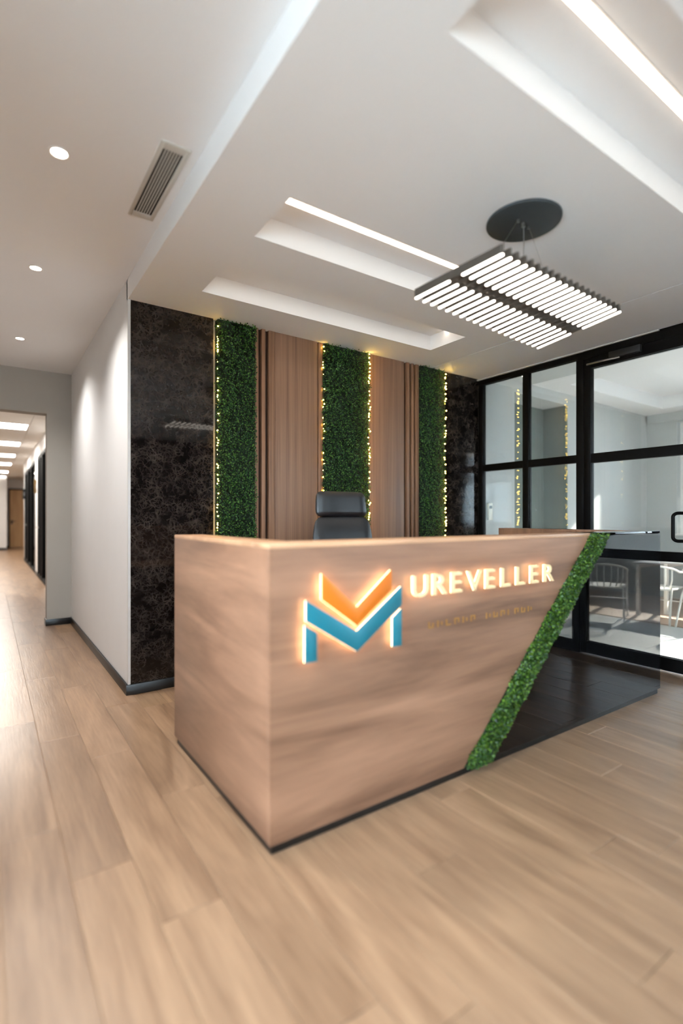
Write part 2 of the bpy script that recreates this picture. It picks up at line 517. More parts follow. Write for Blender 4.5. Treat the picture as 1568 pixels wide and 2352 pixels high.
# ------------------------------------------------------------------ ceilings
struct('ceiling_corridor', MB().box(XW, XL + 0.02, YF, YO + 0.16, ZH, ZT + 0.05), M['white'], 'smooth white corridor ceiling')
xs = [XL, 1.145, 3.205, 3.585]
RY = [(-0.11, 0.29), (0.668, 1.089), (2.062, 2.455), (2.848, 3.25)]
ys = [YF] + [v for r in RY for v in r] + [YB + 0.04]
mb = MB()
ZR = 2.797
for i in range(3):
    for j in range(len(ys) - 1):
        hole = i == 1 and j % 2 == 1
        mb.box(xs[i], xs[i + 1], ys[j], ys[j + 1], ZR if hole else ZL, ZT + 0.05)
mb.box(3.585, 3.596, YF, YB + 0.04, ZL + 0.03, ZT + 0.05)
bmesh.ops.remove_doubles(mb.bm, verts=mb.bm.verts[:], dist=1e-5)
struct('ceiling_reception', mb, M['white'], 'lowered white ceiling with recessed light troughs')
struct('trim_2', MB().box(3.596, XG + 0.06, YF, YB + 0.04, ZL, ZT + 0.05), M['white'], 'ceiling strip beside the glass, a thin joint along its edge')
LEDN = ['behind the camera, fourth trough from the marble wall', 'in the ceiling trough nearest the camera',
        'in the middle ceiling trough left of the pendant lamp', 'in the ceiling trough closest to the green wall']
for (a, b), t in zip(RY, LEDN):
    yc = (a + b) / 2
    e = thing('led_strip_light', 'long white linear strip light ' + t, 'strip light', (xs[1], yc, ZR), group='linear lights in the ceiling troughs')
    MB().box(0.0, 2.06, -0.024, 0.024, -0.004, 0.0).build('channel', M['alu'], e)
    MB().box(0.004, 2.056, -0.0185, 0.0185, -0.010, -0.004).build('diffuser', M['led'], e)

# ------------------------------------------------------------------ downlights, vent
DL = [(0.258, 2.56, 'nearest the air vent, the largest in view'), (0.252, 3.83, 'middle one of three in the corridor'),
      (0.235, 5.42, 'farthest of three, nearest the opening'), (0.255, 1.28, 'above and left of the camera')]
for x, y, t in DL:
    e = thing('downlight', 'small round recessed downlight ' + t, 'downlight', (x, y, ZH), group='corridor downlights')
    n = 28
    bm = MB()
    prof = [(0.042, 0.0), (0.042, -0.003), (0.034, -0.005), (0.029, 0.001)]
    rings = [[bm.bm.verts.new((r * math.cos(2 * math.pi * k / n), r * math.sin(2 * math.pi * k / n), z)) for k in range(n)] for r, z in prof]
    for A, B in zip(rings, rings[1:]):
        for k in range(n):
            bm.bm.faces.new((A[k], B[k], B[(k + 1) % n], A[(k + 1) % n]))
    bm.build('trim_ring', M['chairwhite'], e, smooth=True)
    MB().cyl((0, 0), 0.030, -0.003, 0.0, 28).build('lens', M['lamp'], e)
    ld = bpy.data.lights.new('downlight_beam', 'SPOT')
    ld.energy = DOWN_W; ld.spot_size = math.radians(136); ld.spot_blend = 1.0; ld.shadow_soft_size = 0.035
    ld.color = (1.0, 0.99, 0.97)
    lo = bpy.data.objects.new('beam', ld); put(lo, e); lo.location = (0, 0, -0.012)

vx0, vx1, vy0, vy1 = 0.606, 0.734, 2.218, 2.858
e = thing('air_vent', 'slim white ceiling air vent with dark slots', 'air vent', ((vx0 + vx1) / 2, (vy0 + vy1) / 2, ZH))
hw, hl = (vx1 - vx0) / 2, (vy1 - vy0) / 2
bx, by = 0.020, 0.045
MB().box(-hw, -hw + bx, -hl, hl, -0.007, 0).box(hw - bx, hw, -hl, hl, -0.007, 0).box(-hw + bx, hw - bx, -hl, -hl + by, -0.007, 0).box(-hw + bx, hw - bx, hl - by, hl, -0.007, 0).build('frame', M['slatgrey'], e, bevel=0.0015)
MB().box(-hw + bx, hw - bx, -hl + by, hl - by, -0.0015, 0).build('shade_plate', M['ventshade'], e)  # black plate stands in for the shaded hollow behind the slats
pitch = (2 * hw - 2 * bx) / 7
for k in range(1, 7):
    xc = -hw + bx + k * pitch
    MB().box(xc - 0.0025, xc + 0.0025, -hl + by, hl - by, -0.0045, -0.0015).build('slat', M['slatgrey'], e)

# ------------------------------------------------------------------ pendant lamp
PC = Vector((2.181, 1.565, 2.236)); PPHI = 0.053; SPAN = 1.028; BL = 0.483
pend = thing('pendant_lamp', 'large dark slatted pendant lamp with rows of lit bars', 'pendant lamp', (PC.x, PC.y, ZL), PPHI)
zb = PC.z - ZL
o = MB().cyl((0, 0), 0.178, -0.014, 0.0, 64).build('canopy', M['canopy'], pend, bevel=0.003)
NB = 20
def rotx(p, t):
    return (p[0], p[1] * math.cos(t) - p[2] * math.sin(t), p[1] * math.sin(t) + p[2] * math.cos(t))
def stadium(y0, y1, w, n=6):
    pts = []
    for k in range(n + 1):
        a = -math.pi / 2 + math.pi * k / n
        pts.append((w * math.sin(a + math.pi / 2 - math.pi / 2) if False else w * math.sin(a), y1 - w + w * math.cos(a)))
    for k in range(n + 1):
        a = math.pi / 2 + math.pi * k / n
        pts.append((w * math.sin(a), y0 + w + w * math.cos(a)))
    return pts
for k in range(NB):
    f = k / (NB - 1)
    x = -SPAN / 2 + SPAN * f
    t = -0.03 + (-0.141 + 0.03) * f
    b = MB().prism(stadium(-BL / 2, BL / 2, 0.0085), 'z', 0.003, 0.042)
    for v in b.bm.verts:
        q = rotx(v.co, t); v.co = (q[0] + x, q[1], q[2] + zb)
    bar = b.build('bar', M['bar'], pend)
    for a0, a1 in ((-BL / 2, -0.034), (0.030, BL / 2)):
        d = MB().prism(stadium(a0 + 0.001, a1 - 0.001, 0.0068), 'z', -0.002, 0.003)
        for v in d.bm.verts:
            q = rotx(v.co, t); v.co = (q[0] + x, q[1], q[2] + zb)
        d.build('diffuser', M['pend'], bar)
MB().box(-SPAN / 2 - 0.01, SPAN / 2 + 0.01, -0.024, 0.024, zb + 0.010, zb + 0.036).build('spine', M['bar'], pend, bevel=0.002)
for s in (-1, 1):
    MB().tube([(s * 0.045, 0, -0.014), (s * 0.345, 0, zb + 0.036)], 0.0011, 6).build('suspension_wire', M['steel'], pend)
    MB().cyl((s * 0.045, 0), 0.007, -0.026, -0.014, 12).build('wire_grip', M['steel'], pend)
MB().tube([(0, 0.0, -0.014), (0.004, 0, -0.12), (-0.004, 0, -0.26), (0, 0, zb + 0.036)], 0.0026, 8).build('power_cord', M['steel'], pend, smooth=True)
MB().cyl((0, 0), 0.010, -0.034, -0.014, 14).build('cord_grip', M['steel'], pend)

# ------------------------------------------------------------------ moss panels and string lights on the back wall
def moss_panel(x0, x1, n, label):
    e = thing('moss_panel', label, 'plant panel', ((x0 + x1) / 2, YB, 0.0), group='vertical boxwood panels on the back wall')
    h = (x1 - x0) / 2
    MB().box(-h + 0.012, h - 0.012, -0.028, 0.028, 0.005, ZL - 0.006).build('backing', M['backing'], e)
    def fn(n):
        u = RNG.uniform(-h, h, n); z = RNG.uniform(0.0, ZL - 0.012, n)
        edge = np.minimum(h - np.abs(u), 0.04) / 0.04
        dep = -0.018 - 0.042 * np.sqrt(np.clip(edge, 0, 1)) - 0.012 * np.sin(z * 31 + u * 40) * np.sin(u * 57 + z * 11) + RNG.uniform(-0.010, 0.014, n)
        nor = np.stack([np.sign(u) * (1 - edge) * 0.9, -np.ones(n), np.zeros(n) + 0.1], 1)
        nor /= np.linalg.norm(nor, axis=1)[:, None]
        pos = np.stack([u, np.minimum(dep, -0.004), z], 1)
        return pos, nor
    foliage('foliage', fn, n, M['moss'], e)
    return e
moss_panel(1.385, 1.705, 13000, 'leafy green panel between marble and walnut, leftmost')
moss_panel(2.318, 2.812, 19000, 'wide leafy green panel between two walnut panels, behind the chair')
moss_panel(3.425, 3.765, 13000, 'leafy green panel beside the right marble slab')

ico = bpy.data.meshes.new('bulb')
bm = bmesh.new(); bmesh.ops.create_icosphere(bm, subdivisions=1, radius=0.006); bm.to_mesh(ico); bm.free()
ico.materials.append(M['bulb'])
def string_light(x, y, step, label, jit=0.004):
    e = thing('string_light', label, 'string light', (x, y, 0.0), group='warm string lights along the green panels')
    pts = [(math.sin(k * 1.7) * 0.004, 0.004, 0.02 + k * (ZL - 0.03) / 60) for k in range(61)]
    MB().tube(pts, 0.0016, 5).build('cable', M['cable'], e)
    z = 0.85
    while z < ZL - 0.02:
        o = bpy.data.objects.new('bulb', ico)
        o.location = (random.uniform(-jit, jit), random.uniform(-0.012, 0.008), z)
        put(o, e)
        z += step * random.choice((0.35, 0.5, 0.8, 1.3, 1.8))
string_light(1.397, YB - 0.024, 0.040, 'warm string light along the left edge of the leftmost green panel')
string_light(2.330, YB - 0.020, 0.070, 'sparse warm string light left of the widest green panel')
string_light(2.794, YB - 0.050, 0.042, 'bright warm string light on the right edge of the widest green panel', 0.006)
string_light(3.752, YB - 0.052, 0.038, 'bright warm string light beside the right marble slab', 0.007)

# ------------------------------------------------------------------ reception desk
DX0, DX1, DY0, DY1, DZ = 0.816, 3.762, 1.62, 2.74, 1.106
PZ = 0.036
desk = thing('reception_desk', 'large walnut reception desk with black gloss corner and green diagonal stripe', 'reception desk', ((DX0 + DX1) / 2, (DY0 + DY1) / 2, 0))
cx, cyy = (DX0 + DX1) / 2, (DY0 + DY1) / 2
def dbox(name, x0, x1, y0, y1, z0, z1, mat, bevel=0.0015, parent=None):
    return MB().box(x0 - cx, x1 - cx, y0 - cyy, y1 - cyy, z0, z1).build(name, mat, parent or desk, bevel=bevel)
def dprism(name, pts, y0, y1, mat, bevel=0.0):
    return MB().prism([(a - cx, b) for a, b in pts], 'y', y0 - cyy, y1 - cyy).build(name, mat, desk, bevel=bevel)
lx = lambda z: 1.803 + 1.020 * (z - 0.03)
rx = lambda z: 1.985 + 1.030 * (z - 0.03)
TZ = DZ - 0.018
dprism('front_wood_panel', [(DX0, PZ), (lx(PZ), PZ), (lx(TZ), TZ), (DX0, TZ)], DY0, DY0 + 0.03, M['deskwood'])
dprism('front_gloss_panel', [(rx(PZ), PZ), (DX1, PZ), (DX1, TZ), (rx(TZ), TZ)], DY0, DY0 + 0.03, M['blackgloss'])
dprism('stripe_backing', [(lx(PZ), PZ), (rx(PZ), PZ), (rx(TZ), TZ), (lx(TZ), TZ)], DY0 + 0.006, DY0 + 0.03, M['backing'])
dbox('front_core', DX0 + 0.03, DX1 - 0.03, DY0 + 0.03, DY0 + 0.15, PZ, TZ, M['deskwood'])
dbox('left_side_panel', DX0, DX0 + 0.03, DY0 + 0.03, DY1, PZ, TZ, M['deskwood'])
dbox('left_inner_panel', DX0 + 0.12, DX0 + 0.15, DY0 + 0.15, DY1, PZ, TZ, M['deskwood'])
dbox('left_end_panel', DX0 + 0.03, DX0 + 0.12, DY1 - 0.03, DY1, PZ, TZ, M['deskwood'])
dbox('right_side_panel', DX1 - 0.03, DX1, DY0 + 0.03, DY1 + 0.1, PZ, TZ, M['blackgloss'])
dbox('right_inner_panel', DX1 - 0.15, DX1 - 0.12, DY0 + 0.15, DY1 + 0.1, PZ, TZ, M['walltimber'])
dbox('right_end_panel', DX1 - 0.12, DX1 - 0.03, DY1 + 0.07, DY1 + 0.1, PZ, TZ, M['deskwood'])
xm = lx(DZ) + 0.02
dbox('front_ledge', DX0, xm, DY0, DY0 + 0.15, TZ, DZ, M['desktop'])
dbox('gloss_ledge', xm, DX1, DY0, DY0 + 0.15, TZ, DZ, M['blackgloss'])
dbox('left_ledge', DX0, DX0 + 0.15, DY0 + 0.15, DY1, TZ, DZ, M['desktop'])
dbox('right_ledge', DX1 - 0.15, DX1, DY0 + 0.15, DY1 + 0.1, TZ, DZ, M['walltimber'])
MB().box(DX0 + 0.012 - cx, DX1 - 0.012 - cx, DY0 + 0.012 - cyy, DY0 + 0.14 - cyy, 0, PZ).box(DX0 + 0.012 - cx, DX0 + 0.14 - cx, DY0 + 0.14 - cyy, DY1 - 0.012 - cyy, 0, PZ).box(DX1 - 0.14 - cx, DX1 - 0.012 - cx, DY0 + 0.14 - cyy, DY1 + 0.088 - cyy, 0, PZ).build('plinth', M['black'], desk)
dbox('worktop', DX0 + 0.15, DX1 - 0.15, DY0 + 0.15, DY0 + 0.72, 0.725, 0.75, M['desktop'])
def fn(n):
    z = RNG.uniform(PZ, DZ - 0.004, n); w = RNG.uniform(0, 1, n)
    x = 1.803 + 1.02 * (z - 0.03) + w * 0.185 + 0.006 * np.sin(z * 45)
    edge = np.minimum(np.minimum(w, 1 - w) / 0.22, 1)
    dep = 0.004 - 0.030 * np.sqrt(edge) + RNG.uniform(-0.007, 0.007, n)
    sg = np.where(w < 0.5, -1.0, 1.0) * (1 - edge)
    nor = np.stack([sg * 0.8, -np.ones(n), -sg * 0.6], 1)
    nor /= np.linalg.norm(nor, axis=1)[:, None]
    return np.stack([x - cx, DY0 + dep - cyy, z], 1), nor
sf = foliage('moss_stripe', fn, 16000, M['mossdesk'], desk, size=(0.010, 0.017))
sf['label'] = 'bushy green moss stripe running diagonally up the desk front'

# ------------------------------------------------------------------ logo and lettering on the desk front
SO = 0.026        # stand-off from the wood
def sign_piece(name, pts, mat, parent, org, th=0.010, halo=True, inset=0.0):
    q = [(a - org[0], b - org[1]) for a, b in pts]
    o = MB().prism(q, 'y', -SO - th, -SO).build(name, mat, parent, bevel=0.001)
    if halo:
        c = Vector((sum(a for a, b in q) / len(q), sum(b for a, b in q) / len(q)))
        MB().prism(q, 'y', -SO + 0.0005, -SO + 0.003).build('backlight', M['halo'], o)
    return o
emb = thing('logo_emblem', 'backlit teal and orange letter M emblem on the desk front', 'logo', (1.172, DY0, 0.68))
org = (1.172, 0.68)
teal = [(0.945, 0.822), (0.945, 0.898), (1.172, 0.758), (1.400, 0.914), (1.400, 0.838), (1.172, 0.680)]
sign_piece('band', teal, M['teal'], emb, org)['label'] = 'teal folded band of the emblem'
sign_piece('leg', [(0.940, 0.672), (0.990, 0.672), (0.990, 0.775), (0.940, 0.808)], M['teal'], emb, org)
sign_piece('leg', [(1.354, 0.672), (1.400, 0.672), (1.400, 0.822), (1.354, 0.790)], M['teal'], emb, org)
sign_piece('chevron', [(1.012, 0.895), (1.012, 0.990), (1.172, 0.850), (1.345, 0.985), (1.345, 0.905), (1.172, 0.780)], M['orange'], emb, org)['label'] = 'orange chevron of the emblem'

def text_meshes(txt, size, spacing=1.0, extrude=0.004):
    cu = bpy.data.curves.new('lettering', 'FONT')
    cu.body = txt; cu.size = size; cu.extrude = extrude; cu.space_character = spacing
    cu.resolution_u = 4
    o = bpy.data.objects.new('lettering', cu)
    COL.objects.link(o)
    dg = bpy.context.evaluated_depsgraph_get(); dg.update()
    me = bpy.data.meshes.new_from_object(o.evaluated_get(dg))
    wid = max(v.co.x for v in me.vertices)
    bpy.data.objects.remove(o)
    return me, wid
def lettering(name, txt, x0, x1, z0, height, mat, label, halo, th):
    e = thing(name, label, 'lettering', (x0, DY0, z0))
    size = height / 0.70
    adv = (x1 - x0) / len(txt)
    for k, ch in enumerate(txt):
        if ch == ' ':
            continue
        me, wid = text_meshes(ch, size, extrude=th / 2)
        sx = min(1.25, adv * 0.84 / max(wid, 1e-3)) if ch != 'I' else 1.0
        for v in me.vertices:
            x, y, z = v.co
            v.co = (x * sx + k * adv, -(SO if halo else 0.0) - th / 2 - z, y)
        me.name = 'letter'
        bmx = bmesh.new(); bmx.from_mesh(me); bmesh.ops.recalc_face_normals(bmx, faces=bmx.faces[:]); bmx.to_mesh(me); bmx.free()
        me.materials.clear(); me.materials.append(mat)
        o = put(bpy.data.objects.new('letter', me), e)
        if halo:
            hm = me.copy(); hm.name = 'backlight'
            for v in hm.vertices:
                v.co.y = -SO + 0.0005 + (0.0025 if v.co.y > -SO - th / 2 else 0)
            hm.materials.clear(); hm.materials.append(M['halo'])
            put(bpy.data.objects.new('backlight', hm), o)
    return e
lettering('sign_lettering', 'UREVELLER', 1.455, 2.49, 0.862, 0.092, M['letter'], 'row of glowing warm white letters on the desk front', True, 0.010)
e = thing('tagline_lettering', 'faint row of small gold marks under the glowing sign', 'lettering', (1.585, DY0, 0.712))
for k in range(14):
    if k == 6:
        continue
    x = k * 0.0545
    q = MB().box(x, x + 0.006, -0.003, 0, 0, 0.028)
    if k % 3 != 1:
        q.box(x + 0.006, x + 0.030, -0.003, 0, 0.022 if k % 2 else 0.0, 0.028 if k % 2 else 0.006)
    if k % 4 != 2:
        q.box(x + 0.024, x + 0.030, -0.003, 0, 0.006, 0.022)
    q.build('letter', M['gold'], e)

# ------------------------------------------------------------------ office chair behind the desk
ch = thing('office_chair', 'black leather high-back office chair behind the reception desk', 'chair', (1.812, 2.56, 0), math.radians(-4))
def pad(name, w0, w1, d, z0, z1, y, lean, r, parent=ch, bulge=0.02):
    """upholstered block: width w0 at the bottom to w1 at the top, softly bulged towards -y"""
    bm_ = bmesh.new(); nx, nz = 8, 8
    G = {}
    for s in (0, 1):
        for i in range(nx + 1):
            for j in range(nz + 1):
                u, v = i / nx * 2 - 1, j / nz
                w = (w0 + (w1 - w0) * v) / 2
                cu_, cv_ = abs(u) ** 6, abs(2 * v - 1) ** 6
                x = u * w * (1 - 0.10 * cv_)
                z = z0 + (z1 - z0) * (0.5 + (v - 0.5) * (1 - 0.05 * cu_))
                th = d / 2 * math.sqrt(max(0.06, (1 - u ** 8) * (1 - (2 * v - 1) ** 8)))
                yy = y + lean * (z - z0) + (-1 if s == 0 else 1) * th + (abs(u) ** 2) * (-bulge) + bulge * 0.5
                G[s, i, j] = bm_.verts.new((x, yy, z))
    for i in range(nx):
        for j in range(nz):
            bm_.faces.new((G[0, i, j], G[0, i + 1, j], G[0, i + 1, j + 1], G[0, i, j + 1]))
            bm_.faces.new((G[1, i, j], G[1, i, j + 1], G[1, i + 1, j + 1], G[1, i + 1, j]))
    for i in range(nx):
        for j, flip in ((0, 0), (nz, 1)):
            bm_.faces.new([G[0, i, j], G[1, i, j], G[1, i + 1, j], G[0, i + 1, j]][::(-1 if flip else 1)])
    for j in range(nz):
        for i, flip in ((0, 1), (nx, 0)):
            bm_.faces.new([G[0, i, j], G[1, i, j], G[1, i, j + 1], G[0, i, j + 1]][::(-1 if flip else 1)])
    bmesh.ops.recalc_face_normals(bm_, faces=bm_.faces[:])
    mbx = MB(); mbx.bm.free(); mbx.bm = bm_
    return mbx.build(name, M['leather'], parent, smooth=True, sub=2)
pad('headrest', 0.378, 0.355, 0.085, 1.200, 1.362, 0.065, 0.10, 0.03)
pad('backrest', 0.50, 0.425, 0.085, 0.50, 1.212, 0.0, 0.085, 0.03)
sb = MB().prism([(-0.25, -0.46), (0.25, -0.46), (0.26, 0.02), (-0.26, 0.02)], 'z', 0.43, 0.53).build('seat', M['leather'], ch, bevel=0.035, seg=4)
for s in (-1, 1):
    MB().tube([(s * 0.27, 0.0, 0.46), (s * 0.31, 0.0, 0.52), (s * 0.31, -0.05, 0.68), (s * 0.31, -0.30, 0.69)], 0.016, 10).build('armrest_frame', M['plastic'], ch, smooth=True)
    MB().box(s * 0.31 - 0.03, s * 0.31 + 0.03, -0.32, -0.04, 0.69, 0.715).build('armrest_pad', M['leather'], ch, bevel=0.01)
MB().cyl((0, -0.2), 0.028, 0.10, 0.43, 20).build('gas_column', M['steel'], ch, smooth=True)
for k in range(5):
    a = 2 * math.pi * k / 5 + 0.3
    c, s = math.cos(a), math.sin(a)
    MB().tube([(0, -0.2, 0.12), (0.30 * c, -0.2 + 0.30 * s, 0.085)], [0.026, 0.016], 8).build('base_leg', M['plastic'], ch, smooth=True)
    MB().tube([(0.30 * c - 0.018 * s, -0.2 + 0.30 * s + 0.018 * c, 0.032), (0.30 * c + 0.018 * s, -0.2 + 0.30 * s - 0.018 * c, 0.032)], 0.032, 16).build('caster', M['plastic'], ch, smooth=True)

# ------------------------------------------------------------------ glass partition and double door (along x = XG)
FX0, FX1 = XG, XG + 0.055
GX0, GX1 = XG + 0.022, XG + 0.030
def partition(name, y0, y1, mulls, label):
    g = struct(name, MB().box(FX0, FX1, y0, y1, 2.603, 2.652), M['frame'], label)
    ends = []
    for a, b in mulls:
        MB().box(FX0, FX1, a, b, 0.0, 2.603).build('mullion', M['frame'], g, bevel=0.002)
    ms = sorted(mulls)
    for (a, b), (c, d) in zip(ms, ms[1:]):
        for z0, z1, n in ((1.684, 1.754, 'mid_rail'), (0.856, 0.932, 'low_rail'), (0.0, 0.10, 'bottom_rail')):
            MB().box(FX0 + 0.002, FX1 - 0.002, b, c, z0, z1).build(n, M['frame'], g)
        for z0, z1 in ((0.10, 0.856), (0.932, 1.684), (1.754, 2.603)):
            MB().box(GX0, GX1, b, c, z0, z1).build('pane', M['glass'], g)
    return g
partition('window_1', 2.476, YB, [(3.592, 3.65), (3.036, 3.100), (2.476, 2.546)], 'black framed glass partition beside the marble')
partition('window_2', YF, 0.724, [(0.654, 0.724), (0.03, 0.095), (-0.60, -0.535), (-1.28, -1.215), (-1.95, -1.885), (YF, YF + 0.06)], 'black framed glass partition beside the camera')
dr = struct('door_1', MB().box(FX0 - 0.004, FX1, 0.724, 2.476, 2.585, 2.652), M['frame'], 'black framed double glass door with two leaves')
for sgn, lab in ((1, 'door leaf beside the reception desk'), (-1, 'door leaf nearer the camera')):
    m = lambda t: 1.600 + sgn * t
    lf = MB()
    def yb(a, b): return (min(m(a), m(b)), max(m(a), m(b)))
    lf.box(FX0 - 0.002, FX1, *yb(0.812, 0.870), 0.012, 2.583)
    o = lf.build('hinge_stile', M['frame'], dr, bevel=0.002); o['label'] = lab
    MB().box(FX0 - 0.002, FX1, *yb(0.004, 0.082), 0.012, 2.583).build('meeting_stile', M['frame'], o, bevel=0.002)
    for z0, z1, n in ((2.497, 2.583, 'top_rail'), (1.672, 1.752, 'mid_rail'), (0.856, 0.932, 'low_rail'), (0.014, 0.113, 'bottom_rail')):
        MB().box(FX0, FX1 - 0.002, *yb(0.082, 0.812), z0, z1).build(n, M['frame'], o)
    for z0, z1 in ((0.113, 0.856), (0.932, 1.672), (1.752, 2.497)):
        MB().box(GX0, GX1, *yb(0.082, 0.812), z0, z1).build('pane', M['glass'], o)
    R = 0.03
    pts = []
    zb0, zb1 = 1.020, 1.230
    yh = 0.128
    ydir = 0.055
    def hp(t, z): return (FX0 - 0.002 - 0.085 * t, m(0.060 + (yh - 0.060) * t), z)
    pts.append(hp(0, zb0)); 
    for k in range(7):
        a = math.pi / 2 * k / 6
        pts.append(hp(0.62 + 0.38 * math.sin(a), zb0 + R * (1 - math.cos(a))))
    for k in range(7):
        a = math.pi / 2 * k / 6
        pts.append(hp(0.62 + 0.38 * math.cos(a), zb1 - R + R * math.sin(a)))
    pts.append(hp(0, zb1))
    MB().tube(pts, 0.0125, 12).build('door_handle', M['frame'], o, smooth=True)
# door closer on the leaf by the desk
MB().box(FX0 - 0.045, FX0 - 0.002, 1.985, 2.235, 2.525, 2.580).build('door_closer', M['plastic'], dr, bevel=0.004)
MB().tube([(FX0 - 0.03, 2.15, 2.52), (FX0 - 0.06, 2.27, 2.515), (FX0 - 0.01, 2.44, 2.53)], 0.009, 8).build('closer_arm', M['steel'], dr)
struct('trim_3', MB().box(XG - 0.022, XG + 0.06, 1.856, YB, 2.652, 2.664), M['alu'], 'pale metal channel above the glass partition')
struct('trim_4', MB().box(XG - 0.004, XG + 0.058, YF, 1.856, 2.650, 2.664), M['frame'], 'dark channel above the glass door')

# ------------------------------------------------------------------ glazed room beyond the partition
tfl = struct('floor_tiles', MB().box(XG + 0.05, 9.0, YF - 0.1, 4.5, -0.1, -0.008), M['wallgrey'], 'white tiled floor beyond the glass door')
tmesh = MB().box(-0.2985, 0.2985, -0.2985, 0.2985, -0.008, 0.0).build('tile', M['tile'], tfl)
tmb = tmesh.data
beige = tmb.copy(); beige.materials.clear(); beige.materials.append(M['beige'])
first = True
for i in range(7):
    for j in range(11):
        xc, yc = XG + 0.06 + 0.3 + 0.6 * i + (0.06 if i > 2 else 0), YF + 0.3 + 0.6 * j
        if first:
            tmesh.location = (xc, yc, 0); first = False; continue
        o = bpy.data.objects.new('tile', tmb if i < 3 else beige); o.location = (xc, yc, 0); put(o, tfl)
# back wall, slightly out of square, with a niche
rr = math.radians(2.6)
def skew(mbx):
    bmesh.ops.rotate(mbx.bm, verts=mbx.bm.verts[:], cent=(XG + 0.055, YR, 0), matrix=Matrix.Rotation(rr, 3, 'Z'))
    return mbx
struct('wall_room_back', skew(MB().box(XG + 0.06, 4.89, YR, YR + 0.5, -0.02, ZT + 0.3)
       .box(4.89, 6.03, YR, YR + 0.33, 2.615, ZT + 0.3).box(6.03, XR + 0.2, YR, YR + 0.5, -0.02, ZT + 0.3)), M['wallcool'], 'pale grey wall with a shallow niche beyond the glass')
M['niche'] = plain('niche_grey', (112, 121, 118), 0.85, mottle=0.03)  # darker grey than the wall around the niche
struct('wall_niche', skew(MB().box(4.89, 6.03, YR + 0.33, YR + 0.5, -0.02, 2.615).box(6.022, 6.032, YR + 0.004, YR + 0.33, -0.02, 2.615)), M['niche'], 'darker grey inner faces of the niche beyond the glass')
struct('ceiling_room', MB().box(XG + 0.055, 5.20, YF, 4.1, 2.742, 3.2), M['wallcool'], 'ceiling strip just beyond the glass partition, greyed for lack of light')  # wall grey stands in for the shade under this strip
mb = MB()
mb.box(5.20, 5.60, YF, 4.2, 2.752, 3.3).box(7.93, XR + 0.15, YF, 4.2, 2.752, 3.3).box(5.60, 7.93, 3.38, 4.2, 2.752, 3.3).box(5.60, 7.93, YF, -1.9, 2.752, 3.3).box(5.60, 7.93, -1.9, 3.38, 2.92, 3.3)
struct('ceiling_coffer', mb, M['white'], 'white coffered ceiling of the room beyond the glass')
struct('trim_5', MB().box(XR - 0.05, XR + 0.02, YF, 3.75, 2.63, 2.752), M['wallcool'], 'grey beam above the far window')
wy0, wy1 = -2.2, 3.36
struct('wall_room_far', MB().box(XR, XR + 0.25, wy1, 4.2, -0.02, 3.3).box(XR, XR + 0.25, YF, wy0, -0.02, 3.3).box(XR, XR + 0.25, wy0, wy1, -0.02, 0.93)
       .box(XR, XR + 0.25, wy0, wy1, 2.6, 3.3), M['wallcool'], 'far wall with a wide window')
def window(name, axis, c, a0, a1, z0, z1, n, label, mat, fw=0.05, pane=None):
    """glazed window in a wall; axis 'x' = wall plane x=c spanning y a0..a1"""
    def bx_(mbx, u0, u1, v0, v1, d0, d1):
        if axis == 'x': mbx.box(c + d0, c + d1, u0, u1, v0, v1)
        else: mbx.box(u0, u1, c + d0, c + d1, v0, v1)
        return mbx
    g = bx_(MB(), a0, a1, z0, z0 + fw, 0, 0.06); bx_(g, a0, a1, z1 - fw, z1, 0, 0.06)
    w = struct(name, g, mat, label)
    for k in range(n + 1):
        u = a0 + (a1 - a0 - fw) * k / n
        bx_(MB(), u, u + fw, z0 + fw, z1 - fw, 0, 0.06).build('mullion', mat, w)
        if k < n:
            u2 = a0 + (a1 - a0 - fw) * (k + 1) / n
            bx_(MB(), u + fw, u2, z0 + fw, z1 - fw, 0.026, 0.034).build('pane', pane or M['glass'], w)
    return w
w3 = window('window_3', 'x', XR + 0.12, wy0, wy1, 0.93, 2.6, 4, 'wide white framed window in the far wall', M['chairwhite'], pane=M['dimpane'])
MB().box(XR - 0.06, XR + 0.12, wy0, wy1, 0.93, 0.955).build('window_sill', M['chairwhite'], w3, bevel=0.004)
# front wall behind the camera; some of its windows are added for light
struct('wall_front', MB().box(XW, -1.4, YF - 0.2, YF, -0.05, ZT + 0.3).box(-1.4, 0.2, YF - 0.2, YF, 2.3, ZT + 0.3).box(-1.4, 0.2, YF - 0.2, YF, -0.05, 0.75).box(0.2, 3.75, YF - 0.2, YF, -0.05, ZT + 0.3).box(3.75, 4.25, YF - 0.2, YF, 2.5, ZT + 0.3).box(4.25, 4.75, YF - 0.2, YF, -0.05, ZT + 0.3)
       .box(4.75, 8.1, YF - 0.2, YF, 2.5, ZT + 0.3).box(4.75, 8.1, YF - 0.2, YF, -0.05, 0.45).box(8.1, XR + 0.25, YF - 0.2, YF, -0.05, ZT + 0.3), M['wall'], 'front wall with glazed openings')
struct('added_dark_board', MB().box(1.2, 3.72, YF, YF + 0.03, 0, ZL), M['groove'], 'unseen dark board added on the front wall to darken marble reflections')  # added out of view so the polished marble reflects something dark
window('window_4', 'x', XW - 0.09, -2.3, 1.4, 0.45, 2.1, 3, 'wide window left of the camera', M['frame'])
window('window_5', 'y', YF - 0.1, 4.75, 8.1, 0.45, 2.5, 3, 'tall front window of the glazed room', M['frame'], pane=M['dimpane'])
window('window_added_rear', 'y', YF - 0.1, -1.4, 0.2, 0.75, 2.3, 2, 'unseen window added behind the camera for frontal daylight', M['frame'])  # added opening, brings extra daylight from behind the camera
